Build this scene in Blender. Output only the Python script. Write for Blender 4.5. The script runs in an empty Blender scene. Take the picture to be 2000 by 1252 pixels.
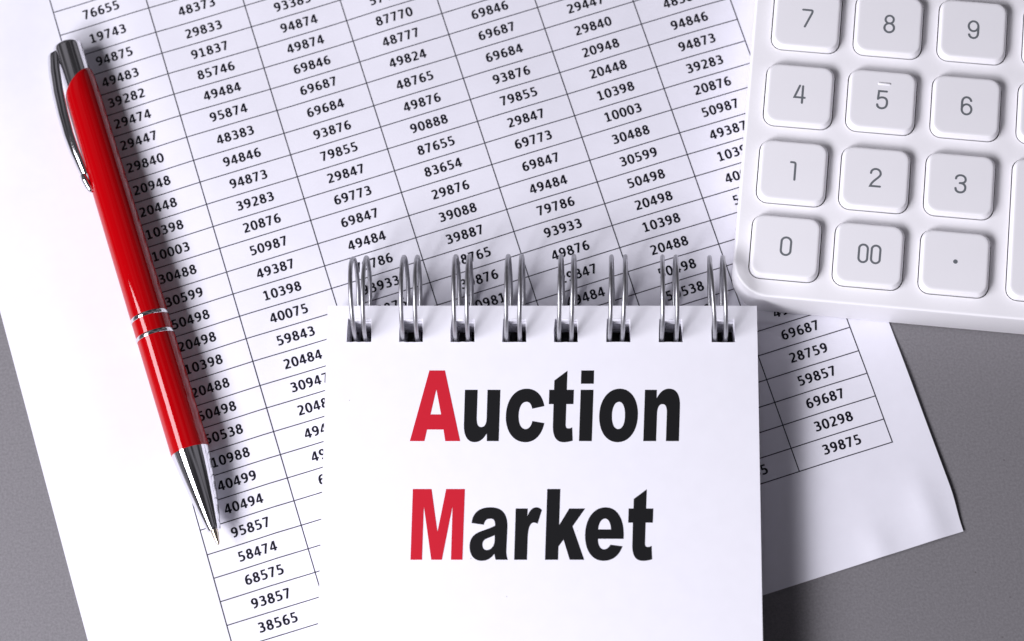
import bpy, bmesh, math, random
from mathutils import Vector, Matrix, noise
from mathutils.geometry import tessellate_polygon

# ------------------------------------------------------------------ scene, camera, light
# All modelling numbers are in centimetres; S turns them into metres.
S = 0.01
sc = bpy.context.scene
COL = sc.collection
rnd = random.Random(7)

TILT, ROLL, DIST, FOC = 0.2789, -0.1133, 62.018, 4934.9
FW = Vector((0, math.sin(TILT), -math.cos(TILT)))
_up = Vector((0, math.cos(TILT), math.sin(TILT))); _rt = Vector((1, 0, 0))
RT = _rt * math.cos(ROLL) + _up * math.sin(ROLL)
UP = _up * math.cos(ROLL) - _rt * math.sin(ROLL)
CPOS = -FW * DIST

cd = bpy.data.cameras.new('camera'); cam = bpy.data.objects.new('camera', cd); COL.objects.link(cam)
M = Matrix((RT, UP, -FW)).transposed().to_4x4(); M.translation = CPOS * S
cam.matrix_world = M
cd.sensor_width = 36; cd.sensor_fit = 'HORIZONTAL'; cd.lens = FOC / 2000 * 36
cd.clip_start = 0.01; cd.clip_end = 20
cd.dof.use_dof = True; cd.dof.focus_distance = 0.610; cd.dof.aperture_fstop = 13
sc.camera = cam

w = bpy.data.worlds.new('World'); sc.world = w; w.use_nodes = True
nt = w.node_tree; nt.nodes.clear()
out = nt.nodes.new('ShaderNodeOutputWorld'); bg = nt.nodes.new('ShaderNodeBackground')
geo = nt.nodes.new('ShaderNodeTexCoord'); nz = nt.nodes.new('ShaderNodeTexNoise'); rp = nt.nodes.new('ShaderNodeValToRGB')
nz.inputs['Scale'].default_value = 3.2; nz.inputs['Detail'].default_value = 1.5
rp.color_ramp.elements[0].position = 0.44; rp.color_ramp.elements[0].color = (0.07, 0.067, 0.075, 1)
rp.color_ramp.elements[1].position = 0.60; rp.color_ramp.elements[1].color = (0.40, 0.385, 0.43, 1)
mp = nt.nodes.new('ShaderNodeMapping'); mp.inputs['Location'].default_value = (0.35, 0.9, 0.55)
nt.links.new(geo.outputs['Generated'], mp.inputs['Vector']); nt.links.new(mp.outputs['Vector'], nz.inputs['Vector']); nt.links.new(nz.outputs['Fac'], rp.inputs['Fac'])
nt.links.new(rp.outputs['Color'], bg.inputs['Color']); bg.inputs['Strength'].default_value = 0.42
nt.links.new(bg.outputs['Background'], out.inputs['Surface'])

def area(name, loc, target, sx, sy, power, col):
    l = bpy.data.lights.new(name, 'AREA'); l.shape = 'RECTANGLE'; l.size = sx * S; l.size_y = sy * S
    l.energy = power; l.color = col
    o = bpy.data.objects.new(name, l); COL.objects.link(o); o.location = Vector(loc) * S
    d = (Vector(target) - Vector(loc)).normalized()
    o.rotation_euler = d.to_track_quat('-Z', 'Y').to_euler(); return o
area('softbox_key', (-56, -8, 49), (0, -2, 0), 44, 28, 4.7, (0.94, 0.93, 1.0))
area('softbox_fill', (-47, -42, 50), (0, 0, 0), 26, 26, 5.7, (0.94, 0.93, 1.0))

sc.view_settings.view_transform = 'Standard'; sc.view_settings.look = 'None'
sc.view_settings.exposure = 0.0; sc.view_settings.gamma = 1.0

def at(px, py, z=0.0):
    """point of the photograph (2000 px wide) on the horizontal plane at height z, in cm"""
    d = FW + RT * ((px - 1000) / FOC) - UP * ((py - 626) / FOC)
    t = (z - CPOS.z) / d.z
    return CPOS + d * t

# ------------------------------------------------------------------ helpers
def link(name, verts, faces, mat, parent=None, smooth=False, auto=None):
    me = bpy.data.meshes.new(name)
    me.from_pydata([(v[0] * S, v[1] * S, v[2] * S) for v in verts], [], faces)
    me.materials.append(mat)
    if smooth:
        me.polygons.foreach_set('use_smooth', [True] * len(me.polygons))
        if auto is not None: me.set_sharp_from_angle(angle=math.radians(auto))
    me.update()
    o = bpy.data.objects.new(name, me); COL.objects.link(o); o.parent = parent
    return o
def thing(name, label, cat, loc=(0, 0, 0), yaw=0.0):
    o = bpy.data.objects.new(name, None); COL.objects.link(o)
    o.empty_display_size = 0.01
    o.location = Vector(loc) * S; o.rotation_euler = (0, 0, yaw)
    o['label'] = label; o['category'] = cat
    return o
def frame(origin, yaw):
    c, s = math.cos(yaw), math.sin(yaw); ox, oy = origin[0], origin[1]
    def loc(p):            # world cm -> local cm
        x, y = p[0] - ox, p[1] - oy
        return (x * c + y * s, -x * s + y * c)
    return loc

def rrect(cx, cy, hx, hy, r, n=5):
    pts = []
    for (sx, sy, a0) in ((1, 1, 0), (-1, 1, 90), (-1, -1, 180), (1, -1, 270)):
        for i in range(n + 1):
            a = math.radians(a0 + 90 * i / n)
            pts.append((cx + sx * (hx - r) + r * math.cos(a), cy + sy * (hy - r) + r * math.sin(a)))
    return pts
def loft(rings, cap0=True, cap1=True):
    """rings: list of equal-length 3D loops (counter-clockwise seen from the far end)"""
    n = len(rings[0]); V = [p for r in rings for p in r]; F = []
    for k in range(len(rings) - 1):
        for i in range(n):
            j = (i + 1) % n
            F.append((k * n + i, k * n + j, (k + 1) * n + j, (k + 1) * n + i))
    if cap0: F.append(tuple(range(n))[::-1])
    if cap1: F.append(tuple((len(rings) - 1) * n + i for i in range(n)))
    return V, F
def plate(outer, holes, z0, z1):
    """flat slab with holes: outline loops in 2D, top z1, bottom z0"""
    loops = [outer] + holes
    tri = tessellate_polygon([[Vector((x, y, 0)) for x, y in l] for l in loops])
    P = [p for l in loops for p in l]; n = len(P)
    V = [(x, y, z1) for x, y in P] + [(x, y, z0) for x, y in P]; F = []
    for a, b, c in tri:
        (x0, y0), (x1, y1), (x2, y2) = P[a], P[b], P[c]
        if (x1 - x0) * (y2 - y0) - (y1 - y0) * (x2 - x0) < 0: b, c = c, b
        F.append((a, b, c)); F.append((c + n, b + n, a + n))
    o = 0
    for li, l in enumerate(loops):
        m = len(l)
        ar = sum(l[i][0] * l[(i + 1) % m][1] - l[(i + 1) % m][0] * l[i][1] for i in range(m))
        for i in range(m):
            a, b = o + i, o + (i + 1) % m
            if (ar > 0) == (li == 0): F.append((b, a, a + n, b + n))
            else: F.append((a, b, b + n, a + n))
        o += m
    return V, F
def tube(path, r, n=12, closed=False):
    V, F = [], []; m = len(path)
    ref = Vector((1, 0, 0))
    for i, p in enumerate(path):
        a = path[(i - 1) % m] if (closed or i) else path[i]; b = path[(i + 1) % m] if (closed or i < m - 1) else path[i]
        t = (Vector(b) - Vector(a)).normalized()
        u = (ref - t * ref.dot(t)).normalized(); v = t.cross(u)
        for k in range(n):
            an = 2 * math.pi * k / n
            V.append(Vector(p) + u * (r * math.cos(an)) + v * (r * math.sin(an)))
    for i in range(m if closed else m - 1):
        for k in range(n):
            q = (k + 1) % n; j = (i + 1) % m
            F.append((i * n + k, i * n + q, j * n + q, j * n + k))
    return V, F

# ------------------------------------------------------------------ materials
def mat(name, col, rough=0.5, metal=0.0, coat=0.0, coatr=0.03, spec=0.5):
    m = bpy.data.materials.new(name); m.use_nodes = True
    b = m.node_tree.nodes['Principled BSDF']
    b.inputs['Base Color'].default_value = (*col, 1); b.inputs['Roughness'].default_value = rough
    b.inputs['Metallic'].default_value = metal; b.inputs['Coat Weight'].default_value = coat
    b.inputs['Coat Roughness'].default_value = coatr; b.inputs['Specular IOR Level'].default_value = spec
    return m
def add_noise(m, scale, amount, bump=0.0, bscale=None, dist=0.0001, detail=4):
    """mottle the base colour by +-amount and add fine relief"""
    t = m.node_tree; b = t.nodes['Principled BSDF']; c = list(b.inputs['Base Color'].default_value)
    tc = t.nodes.new('ShaderNodeTexCoord'); n1 = t.nodes.new('ShaderNodeTexNoise'); r = t.nodes.new('ShaderNodeValToRGB')
    n1.inputs['Scale'].default_value = scale; n1.inputs['Detail'].default_value = detail
    t.links.new(tc.outputs['Object'], n1.inputs['Vector'])
    r.color_ramp.elements[0].position = 0.3; r.color_ramp.elements[1].position = 0.7
    r.color_ramp.elements[0].color = (*[x * (1 - amount) for x in c[:3]], 1)
    r.color_ramp.elements[1].color = (*[min(1, x * (1 + amount)) for x in c[:3]], 1)
    t.links.new(n1.outputs['Fac'], r.inputs['Fac']); t.links.new(r.outputs['Color'], b.inputs['Base Color'])
    if bump:
        n2 = t.nodes.new('ShaderNodeTexNoise'); n2.inputs['Scale'].default_value = bscale or scale; n2.inputs['Detail'].default_value = 3
        bm = t.nodes.new('ShaderNodeBump'); bm.inputs['Strength'].default_value = bump; bm.inputs['Distance'].default_value = dist
        t.links.new(tc.outputs['Object'], n2.inputs['Vector']); t.links.new(n2.outputs['Fac'], bm.inputs['Height'])
        t.links.new(bm.outputs['Normal'], b.inputs['Normal'])
    return m
def add_specks(m, scale, thr, dens, col):
    """a few scattered dust specks: voronoi cells picked at random"""
    t = m.node_tree; b = t.nodes['Principled BSDF']; src = b.inputs['Base Color'].links[0].from_socket
    tc = t.nodes.new('ShaderNodeTexCoord'); v = t.nodes.new('ShaderNodeTexVoronoi'); v.inputs['Scale'].default_value = scale
    wn = t.nodes.new('ShaderNodeTexWhiteNoise'); c1 = t.nodes.new('ShaderNodeMath'); c1.operation = 'LESS_THAN'; c1.inputs[1].default_value = thr
    c2 = t.nodes.new('ShaderNodeMath'); c2.operation = 'LESS_THAN'; c2.inputs[1].default_value = dens
    mu = t.nodes.new('ShaderNodeMath'); mu.operation = 'MULTIPLY'; mx = t.nodes.new('ShaderNodeMix'); mx.data_type = 'RGBA'
    t.links.new(tc.outputs['Object'], v.inputs['Vector']); t.links.new(v.outputs['Distance'], c1.inputs[0])
    t.links.new(v.outputs['Position'], wn.inputs['Vector']); t.links.new(wn.outputs['Value'], c2.inputs[0])
    t.links.new(c1.outputs[0], mu.inputs[0]); t.links.new(c2.outputs[0], mu.inputs[1]); t.links.new(mu.outputs[0], mx.inputs['Factor'])
    t.links.new(src, mx.inputs['A']); mx.inputs['B'].default_value = (*col, 1); t.links.new(mx.outputs['Result'], b.inputs['Base Color'])
    return m
m_desk = add_specks(add_noise(mat('grey_card', (0.184, 0.176, 0.186), 0.75, spec=0.3), 1700, 0.13, 0.35, 2400, 0.0001, detail=8), 220, 0.05, 0.25, (0.13, 0.12, 0.125))
m_paper = add_noise(mat('office_paper', (0.76, 0.75, 0.815), 0.7, spec=0.3), 250, 0.012, 0.15, 1800, 0.00004)
m_page = add_noise(mat('notebook_paper', (0.84, 0.83, 0.89), 0.7, spec=0.3), 250, 0.01, 0.15, 1500, 0.00004)
m_cover = mat('black_board', (0.02, 0.02, 0.022), 0.6)
m_ink = mat('toner_ink', (0.006, 0.006, 0.012), 0.5, spec=0.2)
m_line = mat('toner_line', (0.035, 0.035, 0.05), 0.6, spec=0.2)
m_black = mat('black_print', (0.009, 0.009, 0.010), 0.6, spec=0.15)
m_red = mat('red_print', (0.55, 0.014, 0.03), 0.6, spec=0.15)
m_wire = add_noise(mat('silver_wire', (0.46, 0.46, 0.48), 0.40, metal=1.0), 900, 0.12, 0.1, 2500, 0.00003)
m_chrome = mat('chrome', (0.76, 0.76, 0.78), 0.085, metal=1.0)
m_satin = mat('satin_chrome', (0.84, 0.83, 0.85), 0.13, metal=1.0)
m_lacq = mat('red_lacquer', (0.36, 0.0002, 0.002), 0.7, coat=1.0, coatr=0.025, spec=0.0)
m_body = add_noise(mat('white_plastic', (0.91, 0.895, 0.92), 0.42, spec=0.4), 60, 0.01, 0.08, 1600, 0.00004)
m_key = add_noise(mat('key_plastic', (0.90, 0.885, 0.915), 0.38, spec=0.4), 60, 0.01, 0.08, 1600, 0.00004)
add_specks(m_body, 420, 0.045, 0.035, (0.42, 0.40, 0.42)); add_specks(m_key, 420, 0.045, 0.02, (0.5, 0.47, 0.5)); add_specks(m_page, 300, 0.05, 0.02, (0.5, 0.47, 0.5))
m_gap = mat('key_gap_shade', (0.02, 0.018, 0.02), 0.7)  # shade in the gaps round the keys, put into the colour
m_dig = mat('grey_key_print', (0.15, 0.163, 0.178), 0.5)
m_brass = mat('ball_tip_metal', (0.62, 0.54, 0.42), 0.15, metal=1.0)

# ------------------------------------------------------------------ ribbons (strokes of lettering)
def bez(p0, p1, p2, p3, n):
    return [tuple((1 - t) ** 3 * a + 3 * (1 - t) ** 2 * t * b + 3 * (1 - t) * t * t * c + t ** 3 * d
            for a, b, c, d in zip(p0, p1, p2, p3)) for t in [i / n for i in range(1, n + 1)]]
def path(cmds, n=8):
    """('M',x,y) ('L',x,y) ('C',x1,y1,x2,y2,x,y)"""
    P = []
    for c in cmds:
        if c[0] in 'ML': P.append((c[1], c[2]))
        else: P += bez(P[-1], c[1:3], c[3:5], c[5:7], n)
    return P
def ribbon(P, wx, wy, closed=False, cap=None, z=0.0):
    """flat stroke round a centre line; wx / wy = width of vertical / horizontal strokes"""
    if closed and P[0] == P[-1]: P = P[:-1]
    n = len(P); L, R = [], []
    for i in range(n):
        a = P[(i - 1) % n] if (closed or i) else None; b = P[(i + 1) % n] if (closed or i < n - 1) else None
        p = P[i]
        d1 = Vector((p[0] - a[0], p[1] - a[1])).normalized() if a else None
        d2 = Vector((b[0] - p[0], b[1] - p[1])).normalized() if b else None
        d1 = d1 or d2; d2 = d2 or d1
        nn = Vector((-(d1 + d2).y, (d1 + d2).x)).normalized()
        k = 1 / max(0.5, nn.dot(Vector((-d1.y, d1.x))))
        h = 0.5 * k * math.hypot(wx * nn.x, wy * nn.y)
        L.append((p[0] + nn.x * h, p[1] + nn.y * h, z)); R.append((p[0] - nn.x * h, p[1] - nn.y * h, z))
    V = L + R; F = []
    for i in range(n if closed else n - 1):
        j = (i + 1) % n; F.append((i, n + i, n + j, j))
    if cap == 'round' and not closed:
        for e, q in ((0, 1), (n - 1, n - 2)):
            p = P[e]; c0 = len(V); V.append((p[0], p[1], z))
            dx, dy = p[0] - P[q][0], p[1] - P[q][1]; a0 = math.atan2(dy, dx) - math.pi / 2
            for k in range(9): V.append((p[0] + wx / 2 * math.cos(a0 + math.pi * k / 8), p[1] + wx / 2 * math.sin(a0 + math.pi * k / 8), z))
            for k in range(8): F.append((c0, c0 + 1 + k, c0 + 2 + k))
    return V, F
def join(parts):
    V, F = [], []
    for v, f in parts:
        o = len(V); V += v; F += [tuple(i + o for i in q) for q in f]
    return V, F
def ell(cx, cy, rx, ry, a0=0, a1=360, n=20, p=2.0):
    o = []
    for i in range(n + 1):
        a = math.radians(a0 + (a1 - a0) * i / n); c, s = math.cos(a), math.sin(a)
        o.append((cx + rx * math.copysign(abs(c) ** (2 / p), c), cy + ry * math.copysign(abs(s) ** (2 / p), s)))
    return o

# bold humanist figures, height 1, advance 0.80
WX, WY = 0.212, 0.162
def figure(ch):
    R = lambda P, **k: ribbon(P, k.pop('wx', WX), k.pop('wy', WY), **k)
    if ch == '0': return [R(ell(.40, .50, .245, .445, n=24, p=2.15), closed=True)]
    if ch == '1': return [R([(.14, .80), (.235, .865), (.365, .955)], wx=.155), R([(.40, .99), (.40, .06)], wx=.20), R([(.155, .065), (.66, .065)], z=1e-4)]
    if ch == '2': return [R(path([('M', .145, .855), ('C', .25, .95, .60, 1.00, .60, .70), ('C', .60, .52, .40, .36, .185, .115)])), R([(.10, .067), (.68, .067)], z=1e-4)]
    if ch == '3': return [R(path([('M', .145, .87), ('C', .28, .955, .565, .97, .565, .74), ('C', .565, .60, .46, .535, .26, .535)])),
                          R(path([('M', .26, .535), ('C', .48, .535, .61, .46, .61, .29), ('C', .61, .02, .29, .03, .115, .125)]), z=1e-4)]
    if ch == '4': return [R([(.52, .99), (.52, 0)], wx=.20), R([(.05, .262), (.745, .262)], z=1e-4), R([(.475, .965), (.31, .68), (.115, .30)], z=2e-4, wx=.155)]
    if ch == '5': return [R([(.605, .925), (.165, .925)]), R([(.225, .985), (.215, .50)], wx=.16, z=1e-4),
                          R(path([('M', .20, .545), ('C', .42, .60, .61, .52, .61, .31), ('C', .61, .03, .30, .03, .125, .105)]), z=2e-4)]
    if ch == '6': return [R(ell(.415, .305, .225, .245, n=20), closed=True), R(path([('M', .60, .915), ('C', .36, .97, .19, .80, .185, .42)]), z=1e-4)]
    if ch == '9': return [R(ell(.385, .695, .225, .245, n=20), closed=True), R(path([('M', .20, .085), ('C', .44, .03, .61, .20, .615, .58)]), z=1e-4)]
    if ch == '7': return [R([(.11, .925), (.66, .925)]), R([(.615, .96), (.50, .66), (.285, 0)], wx=.20, z=1e-4)]
    if ch == '8': return [R(ell(.40, .735, .19, .205, n=18), closed=True), R(ell(.40, .28, .235, .225, n=20), closed=True, z=1e-4)]
FIG = {c: join(figure(c)) for c in '0123456789'}

# ------------------------------------------------------------------ the grey table top
def build_table():
    n = 40; x0, x1, y0, y1 = -60, 60, -50, 60
    V = [(x0, y0, 0), (x1, y0, 0), (x1, y1, 0), (x0, y1, 0), (x0, y0, -2), (x1, y0, -2), (x1, y1, -2), (x0, y1, -2)]
    o = link('table_surface', V, [(0, 1, 2, 3), (0, 4, 5, 1), (1, 5, 6, 2), (2, 6, 7, 3), (3, 7, 4, 0), (7, 6, 5, 4)], m_desk)
    o['kind'] = 'structure'
build_table()

# ------------------------------------------------------------------ printed sheet
TO = (-0.9799, 2.6032); TYAW = 0.1947        # table grid centre (4th column middle, row line 14)
CW = 2.36
ROWY = [8.656, 8.005, 7.306, 6.699, 6.104, 5.521, 4.919, 4.311, 3.663, 3.06, 2.447, 1.839, 1.241, 0.6, 0.0, -0.603, -1.203,
        -1.807, -2.449, -3.039, -3.657, -4.255, -4.861, -5.45, -6.079, -6.679, -7.277, -7.88, -8.482]
NB_O = (-4.375, 0.521); NB_YAW = math.radians(-6.78); NB_W, NB_H, NB_Z = 10.32, 14.6, 1.30
CA_O = (5.285, -0.355); CA_YAW = math.radians(-12.2)
loc_nb = frame(NB_O, NB_YAW); loc_ca = frame(CA_O, CA_YAW); loc_t = frame(TO, TYAW)
PEN_A = Vector((-10.383, 8.372)); PEN_B = Vector((-7.550, -4.844))
def sst(a, b, x):
    t = max(0, min(1, (x - a) / (b - a))); return t * t * (3 - 2 * t)
def sheet_z(a, b):
    """height of the sheet over the table at sheet coordinates (a, b), in cm"""
    c, s = math.cos(TYAW), math.sin(TYAW); X, Y = TO[0] + a * c - b * s, TO[1] + a * s + b * c
    z = 0.085 + 0.07 * noise.noise(Vector((a * 0.22, b * 0.20, 3.1))) + 0.03 * noise.noise(Vector((a * 0.55, b * 0.5, 7.7)))
    x, y = loc_nb((X, Y)); d = max(-x, x - NB_W, y, -NB_H - y); k = sst(0, 2.2, d)
    x, y = loc_ca((X, Y)); d = max(-x, -y); k = min(k, sst(0, 2.0, d))
    ab = PEN_B - PEN_A; t = max(0, min(1, (Vector((X, Y)) - PEN_A).dot(ab) / ab.dot(ab)))
    d = (Vector((X, Y)) - PEN_A - ab * t).length; k = min(k, sst(0.2, 2.4, d))
    z = 0.015 + (z - 0.015) * k
    # lifted right edge, small creases by the lower right corner
    z += 0.045 * math.exp(-((a - 9.3) / 0.9) ** 2 - ((b + 7.2) / 1.7) ** 2)
    z += 0.05 * math.exp(-((a - 7.1) / 0.35) ** 2 - ((b + 10.8) / 0.55) ** 2)
    z += 0.05 * math.exp(-((a - 8.5) / 0.30) ** 2 - ((b + 10.3) / 0.8) ** 2)
    z -= 0.05 * math.exp(-((a - 9.1) / 0.5) ** 2 - ((b + 11.0) / 0.5) ** 2)
    return max(0.012, z)
sheet = thing('printed_sheet', 'white paper printed with a table of five-digit numbers, under the pen and notepad', 'paper', (*TO, 0), TYAW)
def build_sheet():
    x0, x1, y0, y1, st = -11.52, 9.20, -11.05, 18.6, 0.16
    nx, ny = round((x1 - x0) / st), round((y1 - y0) / st)
    V, F = [], []
    for L in (0, -0.009):
        for j in range(ny + 1):
            for i in range(nx + 1):
                a, b = x0 + (x1 - x0) * i / nx, y0 + (y1 - y0) * j / ny
                a2 = a - (0.07 * sst(-9.9, -11.05, b) if i == nx else 0)
                V.append((a2, b, sheet_z(a, b) + L))
    n = (nx + 1) * (ny + 1); q = lambda i, j: j * (nx + 1) + i
    for j in range(ny):
        for i in range(nx):
            f = (q(i, j), q(i + 1, j), q(i + 1, j + 1), q(i, j + 1)); F.append(f); F.append(tuple(k + n for k in f[::-1]))
    for i in range(nx):
        F.append((q(i + 1, 0), q(i, 0), q(i, 0) + n, q(i + 1, 0) + n)); F.append((q(i, ny), q(i + 1, ny), q(i + 1, ny) + n, q(i, ny) + n))
    for j in range(ny):
        F.append((q(0, j), q(0, j + 1), q(0, j + 1) + n, q(0, j) + n)); F.append((q(nx, j + 1), q(nx, j), q(nx, j) + n, q(nx, j + 1) + n))
    o = link('sheet', V, F, m_paper, sheet, smooth=True, auto=40)
    # ruled lines, one mesh of thin strips that follows the paper
    V, F = [], []; lw = 0.0125
    def strip(p, q2, dz):
        d = Vector((q2[0] - p[0], q2[1] - p[1])); m = max(2, int(d.length / 0.16)); nn = Vector((-d.y, d.x)).normalized() * lw
        for i in range(m + 1):
            c = Vector(p) + d * (i / m); z = sheet_z(c.x, c.y) + dz
            V.append((c.x + nn.x, c.y + nn.y, z)); V.append((c.x - nn.x, c.y - nn.y, z))
            if i: k = len(V) - 4; F.append((k, k + 1, k + 3, k + 2))
    for j in range(8): strip(((j - 3.5) * CW, ROWY[0] + 0.63), ((j - 3.5) * CW, ROWY[28]), 0.0052)
    for k in range(29): strip((-3.5 * CW - lw, ROWY[k]), (3.5 * CW + lw, ROWY[k]), 0.0058)
    link('table_grid', V, F, m_line, sheet)
build_sheet()
C1 = '76655 19743 94875 49483 39282 29474 29447 29840 20948 20448 10398 10003 30488 30599 50498 20498 10398 20488 50498 50538 10988 40499 40494 95857 58474 68575 93857 38565'.split()
C2 = '- 48373 29833 91837 85746 49484 95874 48383 94846 94873 39283 20876 50987 49387 10398 40075 59843 20484 30947 20484 49484 49484 69687 28759 59857 69687 30298 39875'.split()
C3 = '- - 93385 94874 49874 69846 69687 69684 93876 79855 29847 69773 69847 49484 79786 93933 49876'.split()
C4 = '- - - 57463 87770 48777 49824 48765 49876 90888 87655 83654 29876 39088 39887 38765 39876 20981'.split()
C5 = '- - - - - 69846 69687 69684 93876 79855 29847 69773 69847 49484 79786 93933 49876 29847 49484'.split()
C6 = ['-'] * 6 + C1[6:]; C7 = ['-'] * 7 + C2[7:]
for k in (21, 22, 23, 24, 25, 26): C6[k] = '-'
for k in (22, 23, 24, 25, 26, 27):  C2[k] = C2[k] if k == 22 else '-'
FH, FA = 0.247, 0.198
for j, colv in enumerate((C1, C2, C3, C4, C5, C6, C7)):
    for k, num in enumerate(colv):
        if num == '-': continue
        x0 = (j - 3) * CW - 2.5 * FA; yb = ROWY[k + 1] + 0.190 + (ROWY[k] - ROWY[k + 1] - 0.6) * 0.5
        V, F = [], []
        for i, ch in enumerate(num):
            v, f = FIG[ch]; o = len(V)
            for (gx, gy, gz) in v:
                a, b = x0 + i * FA + gx * FH, yb + gy * FH
                V.append((a, b, sheet_z(a, b) + 0.0055 + gz * 3))
            F += [tuple(q + o for q in g) for g in f]
        link('printed_number', V, F, m_ink, sheet)

# ------------------------------------------------------------------ spiral notepad
nb = thing('spiral_notepad', 'small white wire-bound notepad lettered Auction Market in red and black', 'notepad', (*NB_O, 0), NB_YAW)
HX = [(677, 725), (779.5, 826), (880, 927), (980.8, 1028.3), (1082, 1129), (1184, 1232), (1286.5, 1334), (1390, 1436.5)]
def nbl(px, py, z): return loc_nb(at(px, py, z))
HOLES = [(nbl(a, 666.5, NB_Z)[0], nbl(b, 666.5, NB_Z)[0]) for a, b in HX]
HY0, HY1 = -0.905, -0.325
def jag(x0, x1, y0, y1, j):
    """a punched rectangular hole with slightly torn edges"""
    P = [(x0, y0)]
    n = 6
    for i in range(1, n): P.append((x0 + (x1 - x0) * i / n, y0 + rnd.uniform(-j, j)))
    P += [(x1, y0), (x1 + rnd.uniform(-j, j), (y0 + y1) / 2), (x1 - .02, y1)]
    for i in range(1, n): P.append((x1 - .02 - (x1 - x0 - .04) * i / n, y1 + rnd.uniform(-j, j)))
    P += [(x0 + .02, y1), (x0 + rnd.uniform(-j, j), (y0 + y1) / 2)]
    return P
def page(z0, z1, dx, dy, m, j, name='page', extra=0.0):
    holes = [jag(a + dx, b + dx, HY0 + dy, HY1 + dy, j) for a, b in HOLES] if name == 'page' else []
    outer = [(dx - extra, -NB_H + dy - extra), (NB_W + dx + extra, -NB_H + dy - extra), (NB_W + dx + extra, dy + extra), (dx - extra, dy + extra)]
    if name == 'page' and extra == 0:   # tiny irregularities along the cut edges
        pass
    V, F = plate(outer, holes, z0, z1)
    return link(name, V, F, m, nb)
page(0.045, 0.13, 0, 0, m_cover, 0.0, 'back_cover')  # left unpunched and black: shade in the holes put into its shape and colour
NL = 28; z = 0.133
top = None
for i in range(NL):
    t = (NB_Z - 0.133) / NL
    dx, dy = (rnd.uniform(-.010, .010), rnd.uniform(-.022, .004)) if i < NL - 1 else (0, 0)
    top = page(z, z + t - 0.0015, dx, dy, m_page, 0.008)
    z += t
ZT = NB_Z - 0.0015
# twin wire loops: x at the entry, at the crest and at the foot behind (photo px), two wires per loop
WIRES = [(694.8, 686, 508.5, 700), (713, 713, 504, 722.8), (787.5, 786.5, 501.5, 797.7), (814.5, 813.5, 501, 820.8),
         (890, 888, 499, 897.5), (913.6, 915, 498, 921.3), (989.5, 991, 498, 998.3), (1014.7, 1018, 497.3, 1022.8),
         (1091.7, 1094.5, 498, 1099.8), (1115.5, 1120, 498, 1124), (1190.8, 1193.6, 499.8, 1197), (1215, 1221, 499.8, 1223),
         (1292.8, 1293.4, 501, 1295.4), (1321, 1321, 501, 1317), (1397.4, 1386, 503.5, 1386.3), (1417.4, 1412.5, 502.6, 1409.8)]
for q, (xe, xa, ya, xb) in enumerate(WIRES):
    R = 1.04; cz = 1.12; r0 = 0.053
    xe_ = nbl(xe, 661, NB_Z)[0]; xa_ = nbl(xa, ya, 1.75)[0]; xb_ = nbl(xb, 597, 0.12)[0]
    cy = -0.83 + R
    dr = (499.5 - ya) / 80 * 0.5
    P = []; n = 66
    for i in range(n):
        a = 232 - 320 * i / (n - 1)
        s = 1 + dr * (1 + math.cos(math.radians(a - 55))) / 2 / R
        if a >= 45: t = max(0, (185 - a) / 140); t = t * t * (3 - 2 * t) * .5 + t * .5; x = xe_ + (xa_ - xe_) * t
        elif a >= -75: t = (45 - a) / 120; x = xa_ + (xb_ - xa_) * t
        else: t = sst(0, 1, (-75 - a) / 40); x = xb_ + (xe_ - xb_) * t
        P.append((x, cy + R * s * math.cos(math.radians(a)), cz + R * s * math.sin(math.radians(a))))
    V, F = tube(P, r0, 12)
    link('wire_loop', V, F, m_wire, nb, smooth=True)

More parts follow.
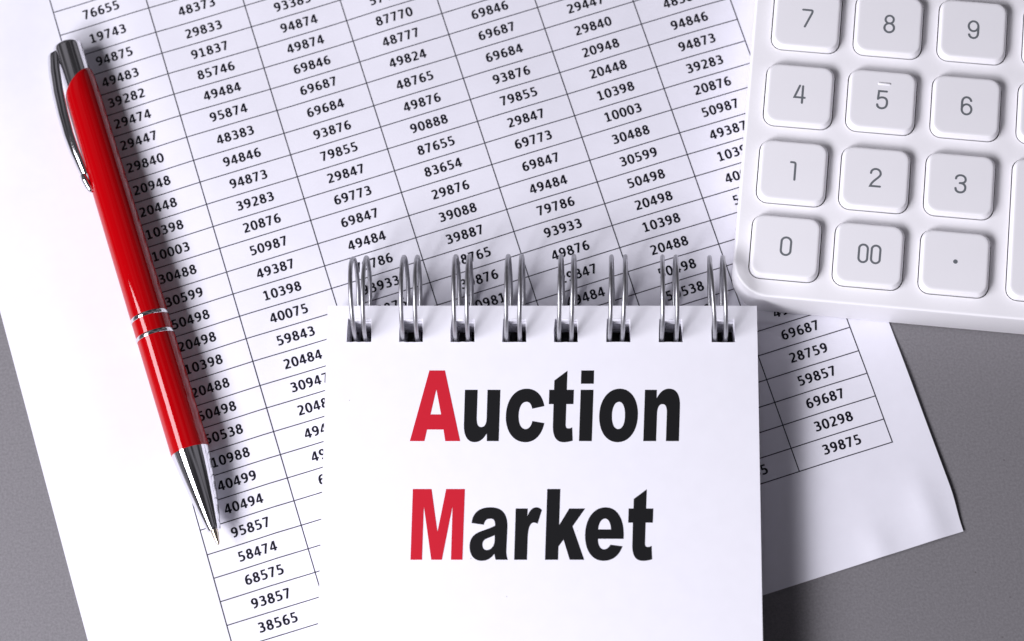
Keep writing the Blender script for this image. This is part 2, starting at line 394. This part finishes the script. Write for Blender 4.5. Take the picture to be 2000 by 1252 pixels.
# lettering on the top page: outlines as drawn, in units of 1/7.143 px, with their photo origin
LET = [
 ('A', 790, 710, 1, [[('M',347,97),('L',565,97),('L',777,1083),('L',568,1083),('L',544,922),('L',315,922),('L',278,1083),('L',74,1083)], [('M',445,360),('L',510,710),('L',364,710)]]),
 ('u', 790, 710, 0, [[('M',843,367),('L',1021,367),('L',1008,745),('C',1005,850,1025,887,1070,887),('C',1115,887,1143,850,1146,760),('L',1158,367),('L',1338,367),('L',1314,1083),('L',1148,1083),('L',1148,975),('C',1100,1060,1045,1098,975,1098),('C',880,1098,825,1010,828,860)]]),
 ('c', 790, 710, 0, [[('M',1951,595),('L',1782,632),('C',1770,570,1745,535,1703,535),('C',1630,535,1592,620,1592,745),('C',1592,850,1630,915,1688,915),('C',1735,915,1770,870,1783,803),('L',1951,832),('C',1915,1000,1820,1099,1685,1099),('C',1515,1099,1413,945,1413,752),('C',1413,520,1530,351,1703,351),('C',1835,351,1925,440,1951,595)]]),
 ('t', 1060, 710, 0, [[('M',345,100),('L',336,367),('L',435,367),('L',428,567),('L',329,567),('L',320,850),('C',319,890,330,906,357,906),('C',375,906,392,901,411,890),('L',418,1077),('C',380,1090,335,1099,290,1099),('C',190,1099,140,1020,141,880),('L',150,567),('L',85,567),('L',91,367),('L',157,367),('L',162,237)]]),
 ('i', 1060, 710, 0, [[('M',529,367),('L',708,367),('L',684,1083),('L',505,1083)]]),
 ('dot', 1060, 710, 0, [[('M',538,97),('L',716,97),('L',711,283),('L',532,283)]]),
 ('o', 1060, 710, 0, [[('M',1075,351),('C',1230,351,1328,500,1328,700),('C',1328,930,1215,1099,1045,1099),('C',885,1099,787,950,787,745),('C',787,520,905,351,1075,351)], [('M',1065,535),('C',1115,535,1147,600,1147,715),('C',1147,840,1110,915,1051,915),('C',1000,915,965,850,965,740),('C',965,620,1005,535,1065,535)]]),
 ('n', 1060, 710, 0, [[('M',1426,367),('L',1592,367),('L',1588,487),('C',1635,395,1690,351,1765,351),('C',1865,351,1920,440,1914,600),('L',1899,1083),('L',1718,1083),('L',1731,690),('C',1733,610,1715,567,1672,567),('C',1625,567,1597,610,1594,710),('L',1581,1083),('L',1402,1083)]]),
 ('M', 790, 940, 1, [[('M',116,108),('L',378,108),('L',460,705),('L',581,108),('L',843,108),('L',809,1096),('L',647,1096),('L',670,350),('L',522,1096),('L',373,1096),('L',270,350),('L',245,1096),('L',83,1096)]]),
 ('a', 790, 940, 0, [[('M',935,583),('L',1107,608),('C',1118,550,1145,522,1200,522),('C',1245,522,1264,548,1264,617),('C',1230,640,1150,668,1060,700),('C',950,740,907,810,907,912),('C',907,1030,970,1111,1075,1111),('C',1150,1111,1205,1080,1255,1012),('C',1258,1050,1263,1070,1272,1096),('L',1441,1096),('C',1425,1050,1420,1010,1422,950),('L',1436,640),('C',1440,460,1370,363,1200,363),('C',1040,363,950,440,935,583)], [('M',1258,754),('C',1258,800,1262,860,1235,905),('C',1215,940,1180,960,1145,960),('C',1108,960,1088,930,1088,885),('C',1088,835,1115,812,1160,795),('C',1195,780,1230,768,1258,754)]]),
 ('r', 790, 940, 0, [[('M',1551,380),('L',1720,380),('L',1714,490),('C',1745,400,1790,363,1840,363),('C',1870,363,1895,378,1917,402),('L',1857,593),('C',1838,582,1820,577,1803,577),('C',1755,577,1722,650,1719,800),('L',1708,1096),('L',1529,1096)]]),
 ('k', 1030, 940, 0, [[('M',277,108),('L',460,108),('L',443,612),('L',584,380),('L',806,380),('L',630,630),('L',793,1096),('L',590,1096),('L',504,815),('L',434,910),('L',428,1096),('L',245,1096)]]),
 ('e', 1030, 940, 0, [[('M',1343,804),('L',985,804),('C',985,890,1015,950,1070,950),('C',1105,950,1135,925,1158,885),('L',1328,907),('C',1280,1040,1190,1111,1060,1111),('C',900,1111,804,965,804,760),('C',804,530,920,363,1090,363),('C',1265,363,1360,540,1343,804)], [('M',988,672),('L',1167,672),('C',1160,575,1130,522,1085,522),('C',1035,522,995,580,988,672)]]),
 ('t', 1030, 940, 0, [[('M',1666,111),('L',1657,380),('L',1757,380),('L',1750,578),('L',1650,578),('L',1641,862),('C',1640,900,1650,917,1678,917),('C',1695,917,1713,912,1733,900),('L',1741,1088),('C',1700,1103,1655,1111,1612,1111),('C',1510,1111,1463,1040,1463,900),('L',1471,578),('L',1406,578),('L',1412,380),('L',1480,380),('L',1484,247)]]),
]
for ch, ox, oy, red, loops in LET:
    LP = []
    for l in loops:
        P = path(l, 10)
        if P[0] == P[-1]: P.pop()
        LP.append([nbl(ox + x / 7.1429, oy + y / 7.1429, NB_Z) for x, y in P][::-1])
    tri = tessellate_polygon([[Vector((x, y, 0)) for x, y in l] for l in LP])
    Q = [p for l in LP for p in l]; F = []
    for a, b, c in tri:
        (x0, y0), (x1, y1), (x2, y2) = Q[a], Q[b], Q[c]
        if (x1 - x0) * (y2 - y0) - (y1 - y0) * (x2 - x0) < 0: b, c = c, b
        F.append((a, b, c))
    o = link('dot' if ch == 'dot' else 'letter', [(x, y, ZT + 0.004) for x, y in Q], F, m_red if red else m_black, top)
    o['label'] = ('red' if red else 'black') + (' dot of the letter i' if ch == 'dot' else ' letter ' + ch)

# ------------------------------------------------------------------ calculator
ca = thing('calculator', 'white desk calculator with rounded corner and square raised white keys with grey figures', 'calculator', (*CA_O, 0.03), CA_YAW)
BW, BH, BZ, BR = 13.0, 16.0, 1.37, 0.88
KW, KH = 0.825, 0.79
KEYS = {'7': (1577, 36), '8': (1737, 47), '9': (1901, 58), '4': (1562, 184), '5': (1723, 195), '6': (1888, 207),
        '1': (1549, 334), '2': (1710, 347), '3': (1876, 359), '0': (1535, 481), '00': (1698, 496), '.': (1866, 511)}
KZ = 0.20
kc = {k: loc_ca(at(*p, BZ + 0.03 + KZ)) for k, p in KEYS.items()}
kl = [(k, *c, KH) for k, c in kc.items()]
kl += [('', kc['9'][0] + 2.075, kc['9'][1] + .03, KH), ('', kc['6'][0] + 2.085, kc['6'][1] + .03, KH),
       ('', kc['3'][0] + 2.08, (kc['3'][1] + kc['.'][1]) / 2 + .03, KH + (kc['3'][1] - kc['.'][1]) / 2)]
def build_body():
    c = 0.055
    def ring(ins, z): return [(x, y, z) for x, y in rrect(BW / 2, BH / 2, BW / 2 - ins, BH / 2 - ins, BR - ins * .6, 12)]
    prof = [(0.16, 0.0), (0.05, 0.03), (0.02, 0.12)] + [(0.012 + 0, BZ - c)]
    for i in range(1, 7):
        a = math.radians(15 * i); prof.append((0.012 + c * (1 - math.cos(a)), BZ - c + c * math.sin(a)))
    V, F = loft([ring(i, z) for i, z in prof], True, False)
    outer = [(x, y) for x, y, z in ring(prof[-1][0], 0)]
    g = 0.026; holes = [rrect(x, y, KW + g, h + g, 0.29, 5) for _, x, y, h in kl]
    loops = [outer] + holes
    tri = tessellate_polygon([[Vector((x, y, 0)) for x, y in l] for l in loops])
    P = [p for l in loops for p in l]; o = len(V); V += [(x, y, BZ) for x, y in P]
    for a, b, d in tri:
        (x0, y0), (x1, y1), (x2, y2) = P[a], P[b], P[d]
        if (x1 - x0) * (y2 - y0) - (y1 - y0) * (x2 - x0) < 0: b, d = d, b
        F.append((a + o, b + o, d + o))
    W, G = [], []; oo = len(outer) + o
    for l in holes:
        m = len(l); k = len(V); V += [(x, y, BZ - 0.22) for x, y in l]
        for i in range(m): j = (i + 1) % m; F.append((oo + j, oo + i, k + i, k + j))
        oo += m
    bo = link('body', V, F, m_body, ca, smooth=True, auto=35)
    me = bo.data; me.materials.append(m_gap)
    for p in me.polygons:
        if p.center.z < (BZ - 0.05) * S and p.center.z > (BZ - 0.15) * S and abs(p.normal.z) < .1 and 0.3 * S < p.center.x < (BW - .3) * S and 0.2 * S < p.center.y < (BH - .3) * S: p.material_index = 1
    # dark sheets under the keys, shade of the gaps put into their colour
    V, F = [], []
    for _, x, y, h in kl:
        k = len(V); V += [(x - KW - .05, y - h - .05, BZ - .215), (x + KW + .05, y - h - .05, BZ - .215), (x + KW + .05, y + h + .05, BZ - .215), (x - KW - .05, y + h + .05, BZ - .215)]
        F.append((k, k + 1, k + 2, k + 3))
    link('key_well', V, F, m_gap, ca)
build_body()
T = 0.072
def kfig(k):
    """thin round-ended figures, height 1, centred on 0"""
    R = lambda P, **q: ribbon(P, .102, .102, cap='round', **q)
    h = .4425; wd = .235
    def sup(cx, cy, rx, ry): 
        P = []
        for (sx, sy, a0) in ((1, 1, 0), (-1, 1, 90), (-1, -1, 180), (1, -1, 270)):
            for i in range(6):
                a = math.radians(a0 + 15 * i); P.append((cx + sx * 0 + rx * math.cos(a), cy + sy * (ry - rx) + rx * math.sin(a)))
        return P
    if k == '0': return [R(sup(0, 0, wd, h), closed=True)]
    if k == '00': return [R(sup(-.30, 0, .21, h), closed=True), R(sup(.30, 0, .21, h), closed=True)]
    if k == '.': return [([(0.11 * math.cos(i * math.pi / 8), 0.11 * math.sin(i * math.pi / 8), 0) for i in range(16)], [tuple(range(16))])]
    if k == '1': return [R(path([('M', -.13, h), ('L', -.02, h), ('C', .06, h, .09, h - .03, .09, h - .12), ('L', .09, -h)]))]
    if k == '7': return [R(path([('M', -.24, h), ('L', .16, h), ('C', .235, h, .235, h - .06, .20, h - .17), ('L', -.10, -h)]))]
    if k == '2': return [R(path([('M', -wd, .22), ('C', -wd, .52, wd, .52, wd, .20), ('C', wd, .02, -.15, -.14, -wd, -h), ('L', wd, -h)]))]
    if k == '3': return [R(path([('M', -wd, .25), ('C', -wd, .50, wd, .50, wd, .22), ('C', wd, .08, .12, .03, -.04, .03)])),
                         R(path([('M', -.04, .03), ('C', .14, .03, wd, -.05, wd, -.21), ('C', wd, -.52, -wd, -.52, -wd, -.24)]), z=2e-3)]
    if k == '4': return [R([(-.02, h), (-.25, -.17), (.25, -.17)]), R([(.13, h - .02), (.13, -h)], z=2e-3)]
    if k == '5': return [R(path([('M', .20, h), ('L', -.18, h), ('L', -.21, .03)])),
                         R(path([('M', -.21, .03), ('C', -.10, .17, wd, .17, wd, -.10), ('L', wd, -.20), ('C', wd, -.52, -wd, -.52, -wd, -.26)]), z=2e-3)]
    if k == '6': return [R(ell(0, -.18, wd, .262, n=24), closed=True), R(path([('M', .20, .27), ('C', .14, .52, -wd, .52, -wd, .18), ('L', -wd, -.18)]), z=2e-3)]
    if k == '9': return [R(ell(0, .18, wd, .262, n=24), closed=True), R(path([('M', -.20, -.27), ('C', -.14, -.52, wd, -.52, wd, -.18), ('L', wd, .18)]), z=2e-3)]
    if k == '8': return [R(ell(0, .235, .20, .205, n=24), closed=True), R(ell(0, -.205, wd, .237, n=24), closed=True, z=2e-3)]
def key_mesh(h):
    prof = [(0, -0.18), (0, KZ - 0.11), (0.008, KZ - 0.095), (0.044, KZ - 0.02), (0.052, KZ - 0.006), (0.063, KZ), (0.11, KZ)]
    return loft([[(x, y, z) for x, y in rrect(0, 0, KW - i, h - i, 0.265 - i * .35, 6)] for i, z in prof], False, True)
kmesh = None
for k, x, y, h in kl:
    if h == KH and kmesh is not None:
        o = bpy.data.objects.new('key', kmesh); COL.objects.link(o); o.parent = ca
    else:
        V, F = key_mesh(h); o = link('key', V, F, m_key, ca, smooth=True, auto=50)
        if h == KH: kmesh = o.data
    o.location = (x * S, y * S, BZ * S)
    if k:
        o['label'] = 'key marked ' + {'.': 'with a point'}.get(k, k)
        V, F = join(kfig(k)); f = 0.50
        link('key_figure', [(a * f - b * f * 0.0, b * f, KZ + 0.003 + c) for a, b, c in V], F, m_dig, o)
        if k == '5':
            V, F = loft([[(a, b, z) for a, b in rrect(0.03, 0.42, .15 - i, .028 - i, .026 - i, 5)] for i, z in ((0, KZ - .01), (0, KZ + .012), (.012, KZ + .022))], False, True)
            link('raised_bar', V, F, m_key, o, smooth=True, auto=50)
    else: o['label'] = 'tall blank key' if h > KH else 'key cut off by the frame edge'

# ------------------------------------------------------------------ ball pen
ab = PEN_A - PEN_B; PYAW = math.atan2(ab.y, ab.x)        # local x: from the tip to the top; local y: left of it
PZ = 0.50
pen = thing('ball_pen', 'shiny red ball pen with chrome clip, bands and tip lying on the sheet', 'pen', (PEN_B.x, PEN_B.y, 0), PYAW)
def lathe(prof, n=64, send=None, caps=(False, False)):
    rings = []
    for s, r in prof:
        rings.append([(s, r * math.cos(2 * math.pi * i / n), PZ + r * math.sin(2 * math.pi * i / n)) for i in range(n)])
    V, F = loft(rings, caps[0], caps[1])
    return V, [f[::-1] for f in F]
def build_pen():
    V, F = lathe([(0.0, .012), (.02, .032), (.045, .036), (.06, .048), (.30, .088), (.42, .092)], 32, caps=(True, False)); link('ball_point', V, F, m_brass, pen, smooth=True, auto=50)
    prof = [(.36, .10), (.36, .150), (.385, .165)]
    for i in range(1, 25):
        t = i / 24; prof.append((.385 + 2.02 * t, .165 + .305 * (1.42 * t - .42 * t * t)))
    V, F = lathe(prof, 96, caps=(True, False)); link('cone', V, F, m_chrome, pen, smooth=True, auto=40)
    V, F = lathe([(2.395, .46), (2.405, .472), (2.44, .476), (5.39, .474)], 96); link('front_barrel', V, F, m_lacq, pen, smooth=True, auto=60)
    for s in (5.38, 5.88):
        V, F = lathe([(s, .466), (s + .01, .478), (s + .03, .484), (s + .055, .486), (s + .08, .484), (s + .10, .478), (s + .11, .466)], 96); link('band', V, F, m_chrome, pen, smooth=True, auto=30)
    V, F = lathe([(5.46, .472), (5.90, .472)], 96); link('middle_barrel', V, F, m_lacq, pen, smooth=True)
    # rear barrel with the slanted, tapering upper end
    n = 96; rings = []
    body = [(5.96, .472), (7.5, .470), (9.0, .465), (10.5, .457), (11.5, .450)]
    for s, r in body: rings.append([(s, r * math.cos(2 * math.pi * i / n), PZ + r * math.sin(2 * math.pi * i / n)) for i in range(n)])
    for t, r in ((.35, .448), (.6, .445), (.8, .438), (.93, .427), (.985, .415), (1.0, .402), (1.0, .385), (.98, .365)):
        rg = []
        for i in range(n):
            a = 2 * math.pi * i / n; c = -math.cos(a); e = 12.38 + .27 * c + .10 * math.sin(a)
            rg.append((11.5 + (e - 11.5) * t, r * math.cos(a), PZ + r * math.sin(a)))
        rings.append(rg)
    V, F = loft(rings, False, False); link('rear_barrel', V, [f[::-1] for f in F], m_lacq, pen, smooth=True, auto=50)
    V, F = lathe([(11.9, .372), (13.40, .372), (13.46, .366), (13.50, .350), (13.52, .325), (13.52, .05)], 96, caps=(False, True)); link('cap', V, F, m_satin, pen, smooth=True, auto=35)
    # clip: a bowed strip at the left of the cap
    al = math.radians(18); er = Vector((0, math.cos(al), math.sin(al))); et = Vector((0, -math.sin(al), math.cos(al)))
    a2 = math.radians(54); er2 = Vector((0, math.cos(a2), math.sin(a2))); et2 = Vector((0, -math.sin(a2), math.cos(a2)))
    prof = [(13.36, .50, .19), (13.28, .53, .20), (12.9, .63, .20), (12.3, .725, .195), (11.7, .775, .185), (11.1, .79, .17), (10.6, .755, .155), (10.15, .69, .135), (9.95, .655, .12)]
    rings = []
    for s, rho, hw in prof:
        c = Vector((s, 0, PZ)) + er * (rho * .781 + .015); rg = []; hw *= 0.97
        for (u, v) in ((-1, -.6), (-.8, -1), (.8, -1), (1, -.6), (1, 0), (.9, .75), (.65, 1.45), (.3, 1.85), (0, 2.0), (-.3, 1.85), (-.65, 1.45), (-.9, .75), (-1, 0)):
            rg.append(c + et2 * (u * hw) + er2 * (v * .036))
        rings.append([tuple(p) for p in rg])
    V, F = loft(rings); cl = link('clip', V, F, m_chrome, pen, smooth=True, auto=38)
    V, F = [], []
    rg = []
    for s, rho, k in ((10.0, .650, .05), (9.96, .645, .10), (9.8, .622, .115), (9.62, .580, .105), (9.50, .55, .07), (9.46, .535, .02)):
        c = Vector((s, 0, PZ)) + er * (rho * .781 + .068)
        rg.append([tuple(c + et * (k * math.cos(2 * math.pi * i / 20)) + er * (k * .8 * math.sin(2 * math.pi * i / 20))) for i in range(20)])
    V, F = loft(rg); link('clip_end', V, F, m_chrome, cl, smooth=True, auto=60)
    rg = []
    for rho in (.34, .43):
        c = Vector((0, 0, PZ)) + er * rho
        rg.append([tuple(c + Vector((s, 0, 0)) + et * u) for s, u in ((13.05, -.10), (13.33, -.10), (13.36, -.06), (13.36, .06), (13.33, .10), (13.05, .10))])
    V, F = loft(rg); link('clip_bridge', V, F, m_chrome, cl, smooth=False)
build_pen()
